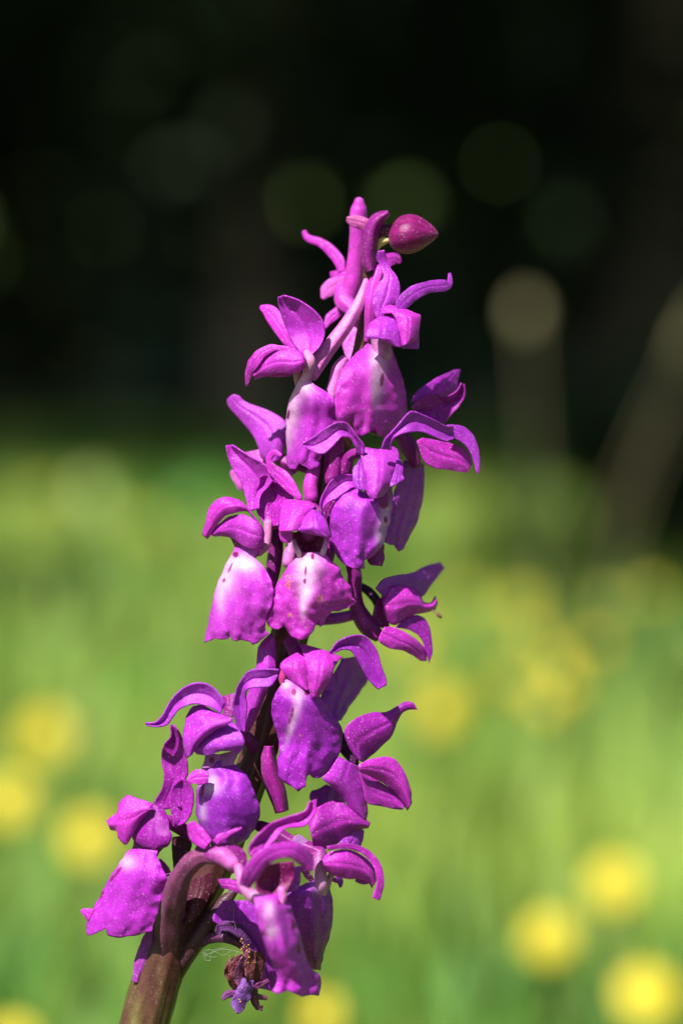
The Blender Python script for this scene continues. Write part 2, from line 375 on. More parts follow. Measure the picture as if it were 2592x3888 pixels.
# ---- middle flower under the hooked sepals
f = FLOWER('D', '1240,900,70 1250,760,66 1290,640,50 1370,600,44', (1, 4), DEEP)
S(f, 'sepal', 'D', '893,520 905,546;955,485 1010,606;1075,400 1090,602;1175,345 1190,500;1270,350 1230,466;1360,465 1290,475;1415,545 1335,540;1410,620 1370,620', (9.5, 10, 9, 7.5), b=-1.0, c=(.43, .05, .47))
S(f, 'sepal', 'C', '1190,763 1206,905;1105,755 1115,930;1000,700 1012,890;870,640 862,830;740,600 720,832;640,700 620,855;540,820 552,890;465,900 530,950;420,1010 525,1020', (8, 9, 9.5, 9, 8, 7), b=-1.1, c=VIO)
S(f, 'hood', 'E', '480,235 505,218 640,242 760,216 802,238;490,300 818,300;510,380 808,380;535,460 770,470;545,540 735,560;545,600 690,622;570,652 612,657 660,640', (7, 9, 10.5, 11, 11), b=-2.0, ruf=.5, c=(.44, .045, .45))
S(f, 'petal', 'E', '488,308 505,320;440,380 528,400;422,450 543,480;425,530 546,550;470,575 545,592', (7.5, 9, 9.5), c=VIO)
S(f, 'petal', 'E', '800,315 830,335;790,370 845,390;760,470 845,460;740,530 856,487;742,560 800,532', (7.5, 9, 9.5), c=VIO)
S(f, 'sepal', 'E', '425,456 445,565;320,452 400,572;240,500 310,642;185,590 222,690;148,680 180,735;150,765 186,765;175,800 195,815', (7, 7.5, 7, 6.5), b=-1.0, c=(.43, .04, .46))
S(f, 'sepal', 'E', '250,630 310,645;165,745 250,780;180,830 240,860;215,885 240,900', (5.5, 5.5), c=DEEP)  # dark sheet standing in for the shaded inside of the curled sepal
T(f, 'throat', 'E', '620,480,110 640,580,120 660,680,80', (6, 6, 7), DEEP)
S(f, 'lip', 'E', '440,560 600,640 755,555;332,622 600,680 762,640;260,730 600,740 753,740;235,850 600,850 738,850;243,960 500,960 708,950;252,1062 450,1060 675,1050;290,1140 450,1150 605,1130;330,1190 365,1222 420,1246 470,1250 522,1254 508,1176 562,1164', (8, 9.5, 9.5, 9, 8.5, 8), b=(-1, -2.6, -2.8, -2.2, -1.5), t=(0, 1.0, 1.2, .8), wcol=(.72, .40, .74), white='700,700,40,110 690,860,50,120 650,980,40,80', spots='676,650,18,18 697,836,16,26', c=(.40, .035, .48))
S(f, 'lip', 'E', '590,1130 682,1040;552,1180 688,1150;575,1222 672,1230', (5, 5), c=DEEP, res=(21, 21))
T(f0, 'bract', 'D', '995,700,54 980,780,56 960,880,62 965,980,62', (3, 3.5), MAG)
T(f0, 'bract', 'D', '1170,480,78 1160,650,80 1140,830,70', (2, 2.5), DEEP)
# ---- out-of-focus flower behind on the left
f = FLOWER('D', '1100,800,60 900,720,50 760,690,56 690,650,50', (-1, -3), DEEP)
S(f, 'sepal', 'D', '255,150 300,108 348,115;270,212 425,180;380,340 605,245;470,450 740,330;522,560 748,430;542,640 735,560;600,690 705,670', (-3, -3, -2, -2), b=(-.5, -1, -2), c=(.42, .05, .46))
S(f, 'petal', 'D', '395,602 530,575;445,650 570,660;520,700 620,720', (-4, -4), c=PINK)
S(f, 'petal', 'D', '670,690 780,670;740,765 872,695;800,805 845,770', (-3, -3), c=PINK)
S(f, 'lip', 'D', '400,700 540,680;290,755 400,770;300,830 375,860;345,912 392,935', (-4, -5), c=PINK)
# ---- left flower with wing petals swept left
f = FLOWER('D', '1000,1180,60 850,1130,56 720,1170,50 620,1230,40', (0, 3, 4), DEEP)
S(f, 'sepal', 'D', '243,540 300,537;258,640 425,618;300,740 570,698;360,840 660,790;400,945 610,880;425,1050 530,980;440,1100 525,1080', (4, 3.5, 3, 3, 4), b=-1.4, c=(.44, .04, .44))
P(f, 'sepal', 'D', '718,626,10 655,603,24 610,660,24 632,735,42 720,810,62 800,905,48 880,1000,14', (7, 6.5, 6), c=MAG)
S(f, 'sepal', 'D', '530,805 580,788 665,860;525,870 705,835;490,930 780,900;490,1020 815,990;505,1100 730,1040;545,1180 705,1150;590,1235 690,1225', (5, 3.6, 3.4, 4, 5), b=(1.2, 1.8, 1.5, .5), c=(.36, .015, .33))  # deeper magenta paints the shadow in the middle of the cup
S(f, 'petal', 'D', '45,1300 82,1336;70,1200 118,1285;100,1085 185,1190;170,1000 255,1130;260,983 335,1106;360,1015 405,1096;430,1080 448,1115;525,1205 520,1220', (6.5, 7.5, 8, 6.5, 5), b=-1.2)
S(f, 'petal', 'D', '105,1295 145,1312;180,1215 205,1310;280,1145 305,1330;390,1130 392,1396;480,1170 462,1419;540,1220 532,1402;562,1290 562,1355', (7, 8, 8.5, 7), b=-1.3, c=(.43, .035, .42))
T(f, 'column', 'D', '600,1200,36 596,1290,36 585,1390,34 520,1450,36', (5, 5.5, 6), (.55, .16, .40))
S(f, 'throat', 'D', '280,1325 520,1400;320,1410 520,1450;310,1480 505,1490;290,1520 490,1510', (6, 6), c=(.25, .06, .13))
S(f, 'lip', 'F', '325,500 560,515;292,575 490,598;240,660 545,662;190,780 610,750;150,900 642,850;120,1030 635,970;95,1150 590,1100;76,1240 580,1200;62,1322 110,1305 140,1285 200,1292 262,1288 285,1262 300,1300 335,1312 370,1298 420,1308 452,1312 460,1336 530,1322 605,1245',
  (6.5, 8, 9, 9, 8.5, 7.5), b=(-.8, -2, -2.6, -2.4, -2), t=(0, .8, 1.2, 1.2, .8), white='300,640,120,70 250,780,90,130 200,900,45,150 400,650,120,70', spots='282,690,8,40,28 230,790,10,22,15 330,575,26,26', c=(.50, .045, .50))
# ---- middle flower seen into its throat
f = FLOWER('F', '800,200,60 880,170,64 950,230,80 950,380,96', (0, 4, 7), DEEP)
T(f, 'spur', 'F', '800,480,40 785,560,54 770,640,52', (3, 3.5), (.50, .13, .42))
S(f, 'hood', 'F', '735,108 860,110 960,126;715,160 840,150 1000,165;706,240 830,220 950,200;700,310 800,290 905,275;698,375 780,372 862,372', (7, 10, 11.5, 12.5), b=(-1, -2, -1.5), c=MAG)
S(f, 'petal', 'F', '930,122 1000,140;960,165 1046,180;990,200 1052,232', (7.5, 8), c=DEEP)
S(f, 'petal', 'F', '955,188 1010,198;900,260 1072,260;878,330 1112,340;868,372 1000,366 1132,412;1078,420 1120,430;1098,452 1108,458', (10, 12.5, 12.5, 11), b=-1.6, c=(.40, .035, .46))
S(f, 'petal', 'F', '700,345 800,362;692,400 806,400;710,450 802,450;745,472 790,470', (11, 10.5), c=MAG)
S(f, 'throat', 'F', '800,385 930,375 1062,385;815,450 940,455 1065,455;845,510 940,520 1050,510;875,575 940,585 1005,570', (7, 7, 8.5), b=(2.6, 2.4, 1), c=(.17, .012, .07))  # very dark tint paints the shade inside the throat cavity
T(f, 'column', 'F', '800,390,12 822,470,18 856,550,24 900,640,16', (8, 8.6, 9.4, 8.5), (.36, .08, .27), (.75, .5, .68))
T(f, 'column', 'F', '1064,390,12 1086,460,18 1070,540,24 1020,640,16', (8, 8.6, 9.4, 8.5), (.36, .08, .27), (.72, .45, .66))
S(f, 'lip', 'F', '865,560 960,560 1075,550;820,620 960,640 1122,620;742,720 955,730 1190,680;690,800 945,820 1242,780;640,900 920,920 1306,860;578,1030 900,1040 1312,930;568,1062 700,1130 890,1190 1060,1080 1200,1010 1330,950;566,1085 590,1150 618,1192 680,1212 738,1168 762,1205 800,1268 865,1297 925,1280 980,1222 1000,1160 1035,1130 1040,1190 1072,1165 1115,1050 1190,1052 1290,1024 1352,970',
  (9.5, 11.5, 12, 11.5, 10.5, 9.5), b=(-.8, -2.4, -3, -3, -2.2, -1.5), white='950,640,110,90 930,760,85,140 915,880,50,110 900,1000,30,110', spots='922,712,9,40,4 914,797,13,20 977,592,13,24 886,588,18,18', dust='772,800,26,70 1035,945,34,30 788,1092,28,24 890,620,16,26', ruf=.7)
T(f0, 'bract', 'F', '670,380,60 660,560,64 640,720,60 620,860,40', (1, 1.5), DARK, DEEP)
T(f, 'ovary_rib', 'F', '1125,440,34 1128,540,44 1115,640,34', (5, 5), DEEP)
# ---- right flower with a dark violet upper sepal
f = FLOWER('G', '420,200,60 438,320,62 440,450,58 465,590,66 540,720,78 625,805,58', (0, -1, -1), DEEP)
S(f, 'sepal', 'G', '1158,190 1200,240;1060,215 1150,300;1000,242 1080,390;930,278 1015,480;800,297 950,500;690,330 800,490;618,412 690,490', (-5, -4, -4), c=VIO, turn=-1.5)
S(f, 'petal', 'G', '1122,478 1142,540;1092,535 1112,590;1018,530 1032,614;985,448 960,628;900,396 870,662;800,388 790,718;720,415 730,700;672,485 690,620', (-1, 1, 1.5, 0), b=-2.2)
S(f, 'petal', 'G', '1096,960 1072,1046;1092,880 1040,935;1075,760 1000,832;1030,670 915,772;940,640 840,752;825,705 785,748', (0, -1), c=(.33, .02, .36))
S(f, 'petal', 'G', '1046,1030 1000,1028;1046,940 900,962;962,850 842,938;870,790 740,922;770,748 652,872;690,742 640,835', (1, 2, 1.5))
T(f, 'column', 'G', '500,400,34 570,450,40 640,550,40 620,660,34', (-3, -2), (.05, .008, .05))
S(f, 'throat', 'G', '640,500 720,470;610,580 700,600;605,680 730,720;640,740 720,760', (-1.5, -1), c=DEEP)
T(f, 'spur', 'G', '130,680,50 300,665,50 420,640,46', (-2.5, -2.5), VIO)
T(f, 'stamen', 'G', '1098,598,5 1125,612,7 1145,632,17 1168,652,17', (-1, -1), (.16, .08, .05))
S(f, 'lip', 'G', '330,1012 470,985;280,1100 528,1100;230,1200 545,1190;160,1320 470,1310;165,1430 390,1420;235,1540 320,1535', (-2, -1, 0, 1), c=VIO, turn=-1.7)
# ---- middle flower with the drooping strap sepal
f = FLOWER('I', '440,180,60 500,300,60 520,420,70 560,520,90', (2, 5, 7), DEEP)
S(f, 'sepal', 'I', '783,290 806,296;838,210 882,262;920,160 962,266;1030,135 1000,312;1110,160 1050,402;1190,270 1100,492;1222,400 1150,552;1260,500 1190,590;1268,565 1205,593', (7.5, 7.5, 8, 9), b=-1.3, c=(.36, .03, .43))
S(f, 'petal', 'I', '515,287 545,290;400,350 575,320;370,420 600,400;440,505 610,480;500,562 610,560;580,602 612,606', (7, 9.5, 10, 10), b=-1.3)
S(f, 'hood', 'I', '535,225 560,214 605,258;550,270 720,268 876,322;575,330 720,330 862,352;595,420 700,420 822,420;605,510 690,520 782,532;612,592 670,600 730,612;625,655 655,664 692,668', (6, 9, 11, 11.5, 11), b=-1.5, ruf=.5)
S(f, 'petal', 'I', '805,450 828,478;760,540 830,570;728,600 812,613', (7.5, 8), c=VIO)
S(f, 'throat', 'I', '420,480 540,520 680,580;430,540 540,590 700,640;430,600 560,650 700,700', (7.5, 8), b=0, c=(.48, .16, .42))
S(f, 'lip', 'I', '425,515 530,570 650,630;360,580 545,640 722,680;310,680 560,710 765,730;295,780 560,790 825,830;320,900 570,900 885,935;355,1010 590,1010 888,1040;355,1120 600,1120 862,1150;350,1230 600,1240 805,1272;362,1350 400,1385 460,1422 515,1467 580,1430 588,1350 608,1316 650,1354 700,1354 740,1332 795,1290',
  (9, 10.5, 10.5, 10, 9.5, 9), b=(-.8, -2.2, -3, -3, -2.4, -2), wcol=(.74, .40, .74), white='520,650,60,60 505,780,36,120,12 455,930,26,130,14 420,560,50,40', spots='468,800,13,46,14 448,860,13,28,14 484,626,20,26 592,630,20,24', c=(.36, .022, .44), dust='538,990,12,12')
T(f, 'spur', 'I', '400,420,24 388,500,34 392,560,24', (5, 5), (.55, .04, .25))
P(f0, 'bract', 'J', '45,522,26 46,640,52 72,780,66 120,930,62 160,1080,44', (6, 6, 5), b=-2.2, c=(.36, .02, .27), thick=.6)
# ---- lower left flower with two arching straps
f = FLOWER('H', '1130,1200,60 1020,1060,60 900,960,56 780,1000,90', (0, 4, 7), DARK, DEEP)
S(f, 'sepal', 'H', '117,884 128,906;200,880 232,916;262,822 312,892;330,700 372,800;420,600 452,742;530,545 542,722;640,553 652,742;740,628 710,772;792,730 760,808', (9.5, 9.5, 9, 8, 7.5), b=-1.4, c=(.38, .05, .46))
S(f, 'sepal', 'H', '1252,430 1238,490;1130,424 1172,576;1000,438 1060,582;930,520 990,592;890,600 972,622;860,720 978,720;875,840 974,850;925,965 960,965', (9, 9, 8.5, 7.5, 7), b=-1.0, c=VIO)
S(f, 'sepal', 'H', '772,660 875,628;790,740 868,700;775,820 872,835', (5, 6), c=DEEP)
S(f, 'petal', 'H', '520,745 595,733;470,830 745,808;450,930 865,862;440,1000 700,950;448,1090 580,1050;475,1182 512,1150', (8.5, 11, 11.5, 11), b=-1.5, c=(.41, .04, .44))
S(f, 'petal', 'H', '690,920 800,870 872,890;600,1000 912,940;545,1070 952,1010;528,1112 956,1075;560,1148 650,1162 760,1120 860,1120 915,1146', (9, 11, 11.5, 11), b=-1.4, c=(.36, .045, .46))
S(f, 'throat', 'H', '630,1130 740,1150 920,1110;622,1200 740,1200 890,1180;600,1270 740,1260 860,1240', (8, 8.5), b=1.0, c=(.42, .16, .38), spots='683,1206,22,24', res=(33, 33))
S(f, 'lip', 'K', '1060,110 1312,75;1048,180 1325,125;1075,240 1422,210;1010,310 1472,310;1002,420 1515,420;1000,540 1535,540;1040,650 1500,645;1105,740 1430,745;1150,790 1370,800', (8.5, 9.5, 10.5, 10, 9, 8), b=(-.6, -1.6, -2.8, -2.8, -2.2), wcol=(.66, .42, .74), white='1110,240,60,60 1130,320,80,60 1060,520,34,80', spots='1055,335,14,52,12', c=(.34, .03, .46))
S(f0, 'bract', 'H', '1190,120 1218,190;1085,230 1220,240;1070,350 1220,350;1062,430 1216,430;1010,580 1162,572;975,700 1105,720;970,850 1045,862;925,960 975,985', (5, 6, 6, 5.5), b=-1.4, c=(.44, .04, .45))
# ---- far left flower, lip pointing down and left
f = FLOWER('K', '1150,760,60 980,720,60 860,660,56 760,600,50', (0, 2, 4), DARK, DEEP)
S(f, 'sepal', 'H', '332,902 356,898;335,1000 412,980;280,1060 442,1050;258,1130 458,1150;253,1220 474,1240;275,1320 472,1330;262,1440 425,1410;185,1565 400,1530;170,1640 420,1600', (5, 4, 4, 4.5), b=-1.6, c=(.32, .018, .31))
S(f, 'sepal', 'K', '860,250 920,244;800,310 966,330;780,420 976,430;780,520 966,490;798,600 935,575;800,645 865,635', (6, 5.5, 5.5), b=1.0, c=(.33, .02, .33))
P(f, 'sepal', 'H', '490,1385,26 520,1360,44 570,1345,66 620,1345,58 655,1345,40', (11, 10.5), c=MAG)
S(f, 'petal', 'K', '238,600 270,668;325,530 325,685;350,440 345,748;420,380 400,798;490,406 452,722;570,430 502,622;625,455 575,535', (6, 7, 6.5, 6), b=-1.4)
S(f, 'petal', 'K', '600,460 700,468;540,560 762,580;480,660 768,670;458,740 795,730;530,812 762,802;600,845 695,832', (5.5, 7, 7.5, 7), b=-1.5, c=(.30, .015, .30))
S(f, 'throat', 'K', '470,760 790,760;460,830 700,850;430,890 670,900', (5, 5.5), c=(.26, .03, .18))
P(f, 'sepal', 'K', '680,930,20 730,1000,30 770,1060,22', (3, 4), c=(.30, .08, .22))
S(f, 'lip', 'K', '455,835 670,850;400,880 662,900;340,970 705,985;260,1090 750,1100;200,1210 715,1200;140,1320 685,1310;88,1430 655,1430;62,1530 80,1575 130,1562 232,1508 252,1575 340,1590 480,1570 620,1535', (6, 7, 7.5, 7, 6.5, 6), b=(-.6, -1.8, -2.4, -2.2, -1.6), t=(0, .6, .9, .6), white='420,950,70,60', spots='340,1030,10,46,35 290,1085,12,32,35 200,1230,12,34,30', c=(.42, .03, .45))
P(f, 'petal', 'K', '18,1362,8 60,1375,34 110,1400,60', (6, 6))
# ---- lowest flower, nearest to the lens, on a thick bent ovary
f = FLOWER('K', '690,1850,60 735,1720,112 768,1580,122 785,1400,110 815,1230,98 870,1070,84 960,950,78 1060,895,70 1160,900,66', (0, 1.5, 4, 8, 11, 13, 14), (.085, .026, .030), (.24, .045, .16))
T(f, 'pedicel', 'K', '1120,880,66 1220,900,80 1300,960,66', (14, 15), DEEP, PINK)
S(f, 'sepal', 'L', '840,215 895,188;800,290 888,300;690,330 802,412;520,390 642,438;420,470 545,535;340,570 455,635;325,650 410,670', (16, 16, 17, 16), b=-1.5)
S(f, 'sepal', 'L', '15,590 130,558;55,680 270,615;130,765 310,700;180,825 280,790', (14, 15), c=DEEP)
P(f, 'sepal', 'K', '955,605,30 975,660,56 1020,730,72 1100,800,50', (15, 15))
P(f, 'sepal', 'L', '265,430,8 180,470,16 90,510,30 40,560,34', (15, 15), c=MAG)
S(f, 'petal', 'L', '60,870 100,945;160,865 180,965;265,890 270,1000', (14, 15), c=MAG)
P(f, 'petal', 'L', '845,800,22 805,705,66 705,625,72 560,630,66 430,705,72 330,840,72 285,930,46', (21, 22, 21, 19), c=(.43, .03, .40))
P(f, 'petal', 'L', '690,560,10 560,590,40 440,620,60 360,690,50', (18, 18), c=MAG)
S(f, 'petal', 'L', '690,770 762,755;690,880 758,880;650,985 742,965', (12, 12), c=VIO)
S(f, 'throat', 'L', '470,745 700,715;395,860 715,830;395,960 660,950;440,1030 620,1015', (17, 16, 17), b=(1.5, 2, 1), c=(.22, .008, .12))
T(f, 'column', 'L', '235,770,40 275,890,50 330,990,52 430,1060,60 500,1150,50', (17, 18, 18.5, 18.5, 16), (.46, .10, .36), (.66, .30, .55))
T(f, 'column', 'L', '600,960,34 610,1020,34 600,1070,30', (19, 19), PINK)
S(f, 'lip', 'M', '985,210 1180,175;995,300 1225,280;1030,450 1275,420;1085,590 1310,560;1130,690 1360,680;1135,765 1415,725;1098,825 1140,845 1210,822 1300,866 1358,848 1412,860 1424,800', (18.5, 20, 20, 19, 18, 17), b=(-.8, -2, -2.4, -2), white='1080,300,40,60 1100,430,36,50', spots='1150,235,14,20 1235,395,10,36 1275,550,10,30', c=(.50, .045, .50))
# ---- right flower beside the lower middle
f = FLOWER('J', '200,560,60 460,480,50 650,440,44 690,540,50 780,665,34', (0, 1, 3), (.06, .008, .06))
S(f, 'sepal', 'J', '1292,192 1309,211;1268,157 1240,208;1200,150 1182,232;1110,195 1135,310;1020,238 1092,420;920,235 1022,502;780,285 950,570;700,350 905,605;690,420 880,630;730,530 860,645;800,635 842,657', (5, 5, 4.5, 4, 4), b=(-.2, -.8, -1.6, -1.2), c=(.33, .018, .33))
S(f, 'petal', 'J', '638,610 812,700;560,730 828,770;503,795 848,850;580,862 864,930;680,962 880,1030;760,1072 880,1092;840,1132 868,1147', (6, 7, 7, 7), b=-1.2, c=(.36, .03, .38))
S(f, 'petal', 'J', '808,675 820,742;900,638 900,772;1020,614 1020,838;1120,640 1112,905;1200,760 1170,975;1247,900 1200,1025;1256,1005 1226,1067', (5, 5.5, 6, 6), b=(-.6, -1.6, -1.6), t=(0, -.5, -.8))
S(f, 'petal', 'J', '818,738 825,762;890,775 850,900;982,825 880,1004;1080,888 1000,1032;1152,950 1100,1054;1205,1035 1180,1060', (5, 5, 5.5), b=-.9, t=.5, c=(.42, .03, .38))
# ---- lowest right flower with a hair-thin strap
f = FLOWER('L', '420,420,50 560,480,60 700,560,56 850,620,66 930,660,62', (2, 6, 8), DARK, DEEP)
S(f, 'lip', 'J', '540,852 605,868;430,900 682,930;388,945 692,1005;450,1050 692,1050', (-1, -1), c=VIO)
S(f, 'hood', 'J', '906,1180 890,1216;830,1118 800,1232;720,1030 742,1262;620,984 652,1332;520,1008 570,1378;440,1062 485,1405;384,1180 425,1375', (9, 9, 8, 7, 7, 6.5), b=-1.8, c=(.36, .025, .33))
S(f, 'sepal', 'J', '760,1212 852,1236;700,1290 842,1312;640,1345 826,1372', (5.5, 5.5), c=VIO)
P(f, 'sepal', 'L', '990,605,16 1150,586,24 1280,618,26 1372,692,28 1424,785,30 1440,900,28 1415,1000,32 1400,1038,30', (9, 10, 11, 11), c=MAG)
S(f, 'petal', 'L', '950,690 965,785;1040,630 1040,832;1180,624 1150,862;1300,680 1270,868;1382,770 1342,902;1406,872 1372,944', (9.5, 11, 11, 10.5), b=-1.5)
P(f, 'petal', 'L', '1100,938,8 1098,890,26 1060,850,50', (6, 6.5), c=VIO)
P(f, 'petal', 'L', '1335,905,8 1300,885,30 1240,860,30', (7, 7.5), c=VIO)
T(f, 'column', 'L', '930,660,62 925,740,58 932,830,54 938,920,60 930,1010,50', (8, 9, 9, 8.8, 7), (.24, .02, .22), (.66, .30, .55))
T(f, 'column', 'L', '1030,820,28 1005,880,26 990,950,22', (8, 8.5), (.5, .2, .36))
P(f, 'petal', 'L', '765,765,16 820,830,26 885,915,14', (7, 7.5), c=DARK)
S(f, 'petal', 'L', '695,520 745,488;705,570 835,550;800,625 890,622', (7, 8), c=(.40, .2, .42))
S(f, 'lip', 'L', '875,885 990,885;720,950 1008,950;640,1022 1027,1030;655,1150 1034,1150;705,1280 1022,1280;755,1400 988,1400;800,1520 952,1515;850,1630 930,1645', (9, 10.5, 10.5, 9.2, 7.6, 6), b=(-.5, -2, -2.6, -2.4, -1.6), turn=-.8, white='930,930,60,50', c=(.30, .022, .38), tipc=(.22, .03, .12))  # dark violet and darker tip paint the shade lying on this lip
# ---- withered flower hanging under the lowest blooms
f = FLOWER('M', '600,540,30 680,480,38 790,470,38 890,510,32 960,585,26', (2, 5, 6), (.09, .015, .10), (.10, .02, .05))
f[0]['label'] = 'withered brown and purple flower hanging by a thin stalk'
RB = (.13, .026, .035)
P(f, 'petal', 'M', '745,455,12 760,405,26 830,400,34 900,450,36 945,530,24', (7, 7.5), m=M_WILT, c=(.10, .02, .13), ruf=1.0)
P(f, 'petal', 'M', '935,590,16 860,640,40 822,695,34 850,770,30 885,830,16', (7, 7), m=M_WILT, c=RB, ruf=1.3)
P(f, 'petal', 'M', '955,570,20 905,650,30 890,740,36 900,800,20', (8, 8), m=M_WILT, c=(.13, .03, .09), ruf=1.3)
P(f, 'petal', 'M', '975,560,20 955,660,34 960,760,28 940,820,18', (7.5, 7.5), m=M_WILT, c=(.15, .035, .045), ruf=1.3)
P(f, 'petal', 'M', '1000,570,24 1028,620,26 1010,700,30 1000,800,20', (6, 6), m=M_WILT, c=RB, ruf=1.2)
P(f, 'lip', 'M', '945,750,36 925,820,52 895,880,50 870,930,46 850,945,30', (8.5, 9), m=M_WILT, c=(.16, .05, .26), ruf=1.4, res=(25, 41))
P(f, 'sepal', 'M', '900,850,20 840,846,24 800,855,18 772,882,6', (7, 7), m=M_WILT, c=(.14, .03, .14), ruf=.8)
P(f, 'sepal', 'M', '980,800,26 985,880,26 1005,930,18 1040,938,14', (6, 6), m=M_WILT, c=(.09, .02, .05), ruf=.8)
P(f, 'sepal', 'M', '990,865,14 1030,868,18 1070,876,8', (5, 5), m=M_WILT, c=(.2, .06, .12), ruf=.6)
P(f, 'sepal', 'M', '985,800,16 1030,785,18 1078,752,6', (7, 7), m=M_WILT, c=(.22, .04, .16), ruf=.6)
S(f, 'sepal', 'M', '780,230 1000,225;715,360 1015,380;880,450 1065,520;970,560 1115,640;1015,680 1145,740;1005,805 1135,835', (3, 4, 4.5, 4), b=-1.4, c=VIO)
# pollen grains on the withered flower
pv, pf = [], []
for k in range(28):
    t_ = random.random(); x = 905 + 55 * t_ + random.gauss(0, 14); y = 500 + 130 * t_ + random.gauss(0, 18)
    if k > 22: x, y = 870 + random.gauss(0, 30), 870 + random.gauss(0, 50)
    p = at(*src('M', x, y), 9.3 + random.random() * .6) - f[1]; r = random.uniform(.00005, .00016); i0 = len(pv)
    pv += [p + Vector(q) * r for q in ((1, 0, 0), (-1, 0, 0), (0, 1, 0), (0, -1, 0), (0, 0, 1), (0, 0, -1))]
    pf += [tuple(i0 + q for q in fc) for fc in ((0, 2, 4), (2, 1, 4), (1, 3, 4), (3, 0, 4), (2, 0, 5), (1, 2, 5), (3, 1, 5), (0, 3, 5))]
po = link('pollen', pv, pf, simple('pollen', (.8, .42, .03), .8), f[0]); po['kind'] = 'stuff'
# ---- bracts and a dark fill sheet against the lower stem
T(f0, 'bract', 'M', '470,720,50 535,600,58 600,500,62 690,370,60 780,250,48 855,165,26', (0, 2, 3, 3.5, 3), (.07, .02, .035))
S(f0, 'bract', 'K', '990,1090 1115,1035;930,1220 1140,1150;900,1350 1080,1300;885,1480 990,1440', (5, 6), c=(.09, .012, .03), b=-1)  # dark red-brown sheet filling the gap beside the bent ovary
P(f0, 'bract', 'M', '300,420,20 265,540,40 225,660,34 196,770,14', (2.5, 2.5), c=(.32, .05, .33))
S(f0, 'bract', 'K', '800,735 930,715;790,850 960,800;805,960 930,900;815,1010 850,990', (1, 1), c=(.10, .02, .04))

# spider silk caught between stem and withered flower
thr = simple('silk', (.36, .36, .30), .5)
tv, tf = [], []
def strand(win, pts, z, r):
    P_ = [at(*src(win, x, y), z) for x, y in pts]; a = catmull([tuple(p) for p in P_], 14)
    v, fc = tube_geo([Vector(q) for q in a], [r] * 14, 5); i0 = len(tv); tv.extend(v); tf.extend(tuple(q + i0 for q in g) for g in fc)
for pts in (((640, 600), (700, 575), (790, 550), (920, 580)), ((650, 565), (690, 600), (740, 600)), ((690, 640), (700, 580), (720, 555), (790, 540)),
            ((660, 560), (700, 555), (780, 590), (830, 560)), ((850, 270), (850, 360), (868, 425)), ((820, 590), (835, 640), (880, 560)), ((640, 575), (672, 590), (655, 620), (700, 625))):
    strand('M', pts, 7.5, .000024)
silk0 = at(*src('M', 640, 600), 7.5)
so_ = link('spider_silk', [v - silk0 for v in tv], tf, thr, None, silk0)
tag(so_, 'thin pale strands of spider silk tangled beside the withered flower', 'silk')

# basal leaves of the orchid (below the frame)
M_LEAF = leafy('orchid_leaf', (.07, .14, .03), (.03, .07, .015), 40)
for k in range(5):
    a = k * 1.31 + .4; L_ = random.uniform(.09, .13); vv, ff = [], []
    for i in range(15):
        s = i / 14; hw = .016 * math.sin(math.pi * min(1, s * .93 + .07)) ** .7; h = .03 * math.sin(s * 2.2) + .004
        c_ = Vector((math.cos(a), math.sin(a), 0)); n_ = Vector((-c_.y, c_.x, 0))
        for q in (-1, -.5, 0, .5, 1): vv.append(c_ * (s * L_) + n_ * hw * q + Vector((0, 0, h + abs(q) * .004)))
    ff = [(i * 5 + q, i * 5 + q + 1, (i + 1) * 5 + q + 1, (i + 1) * 5 + q) for i in range(14) for q in range(4)]
    link('leaf', vv, ff, M_LEAF, orchid)

# ================================================================= THE SETTING
# ground
gx, gy = 60, 60
gv, gf = [], []
for i in range(gy + 1):
    y = -6 + 106 * (i / gy) ** 1.6
    for j in range(gx + 1):
        x = (j / gx - .5) * 90 * (.25 + .75 * abs(j / gx - .5) * 2)
        z = .02 * mnoise.noise(Vector((x * .8, y * .8, 0))) if abs(y - FOCUS) > .6 or abs(x) > .5 else 0
        if y > 13: z += (y - 13) * .3
        gv.append((x, y, z - .002))
gf = [(i * (gx + 1) + j, i * (gx + 1) + j + 1, (i + 1) * (gx + 1) + j + 1, (i + 1) * (gx + 1) + j) for i in range(gy) for j in range(gx)]
ground = tag(link('ground', gv, gf, simple('turf', (.13, .19, .035), .9, (.06, .11, .02), 1.3)), kind='structure')

# meadow grass
def blades(n, ybounds, half, hmin, hmax, seed, wid=.004):
    rng = np.random.default_rng(seed)
    u = rng.random(n); y = ybounds[0] + (ybounds[1] - ybounds[0]) * u ** .85
    x = (rng.random(n) * 2 - 1) * half(y)
    h = rng.uniform(hmin, hmax, n) * (.7 + .5 * rng.random(n)); a = rng.random(n) * 2 * np.pi; ln = rng.uniform(.1, .55, n) * h
    w_ = wid * rng.uniform(.6, 1.3, n) * (1 + y * .12)
    dx, dy = np.cos(a), np.sin(a); px, py = -dy, dx
    V = np.zeros((n, 5, 3))
    for k, (s, ww) in enumerate(((0, 1), (0, -1), (.55, .8), (.55, -.8), (1, 0))):
        V[:, k, 0] = x + dx * ln * s * s + px * w_ * ww; V[:, k, 1] = y + dy * ln * s * s + py * w_ * ww; V[:, k, 2] = h * s * (1 - .15 * s) - .01 * (s == 0)
    idx = np.arange(n)[:, None] * 5
    return V.reshape(-1, 3), [tuple(q) for q in (idx + [0, 1, 3, 2])] + [tuple(q) for q in (idx + [2, 3, 4])]
M_GRASS = leafy('grass', (.42, .52, .09), (.06, .22, .035), 1.9, .35)
keep = lambda V: V
V, F_ = blades(42000, (1.0, 7.2), lambda y: .35 + .30 * y, .05, .15, 3)
g = link('grass', V, F_, M_GRASS); tag(g, 'short bright green meadow grass covering the ground', 'grass', kind='stuff')
V, F_ = blades(6000, (-.6, 1.2), lambda y: .9 + 0 * y, .03, .10, 4)
m_ = (np.abs(V[:, 0].reshape(-1, 5)[:, 0] + .03) < .0)
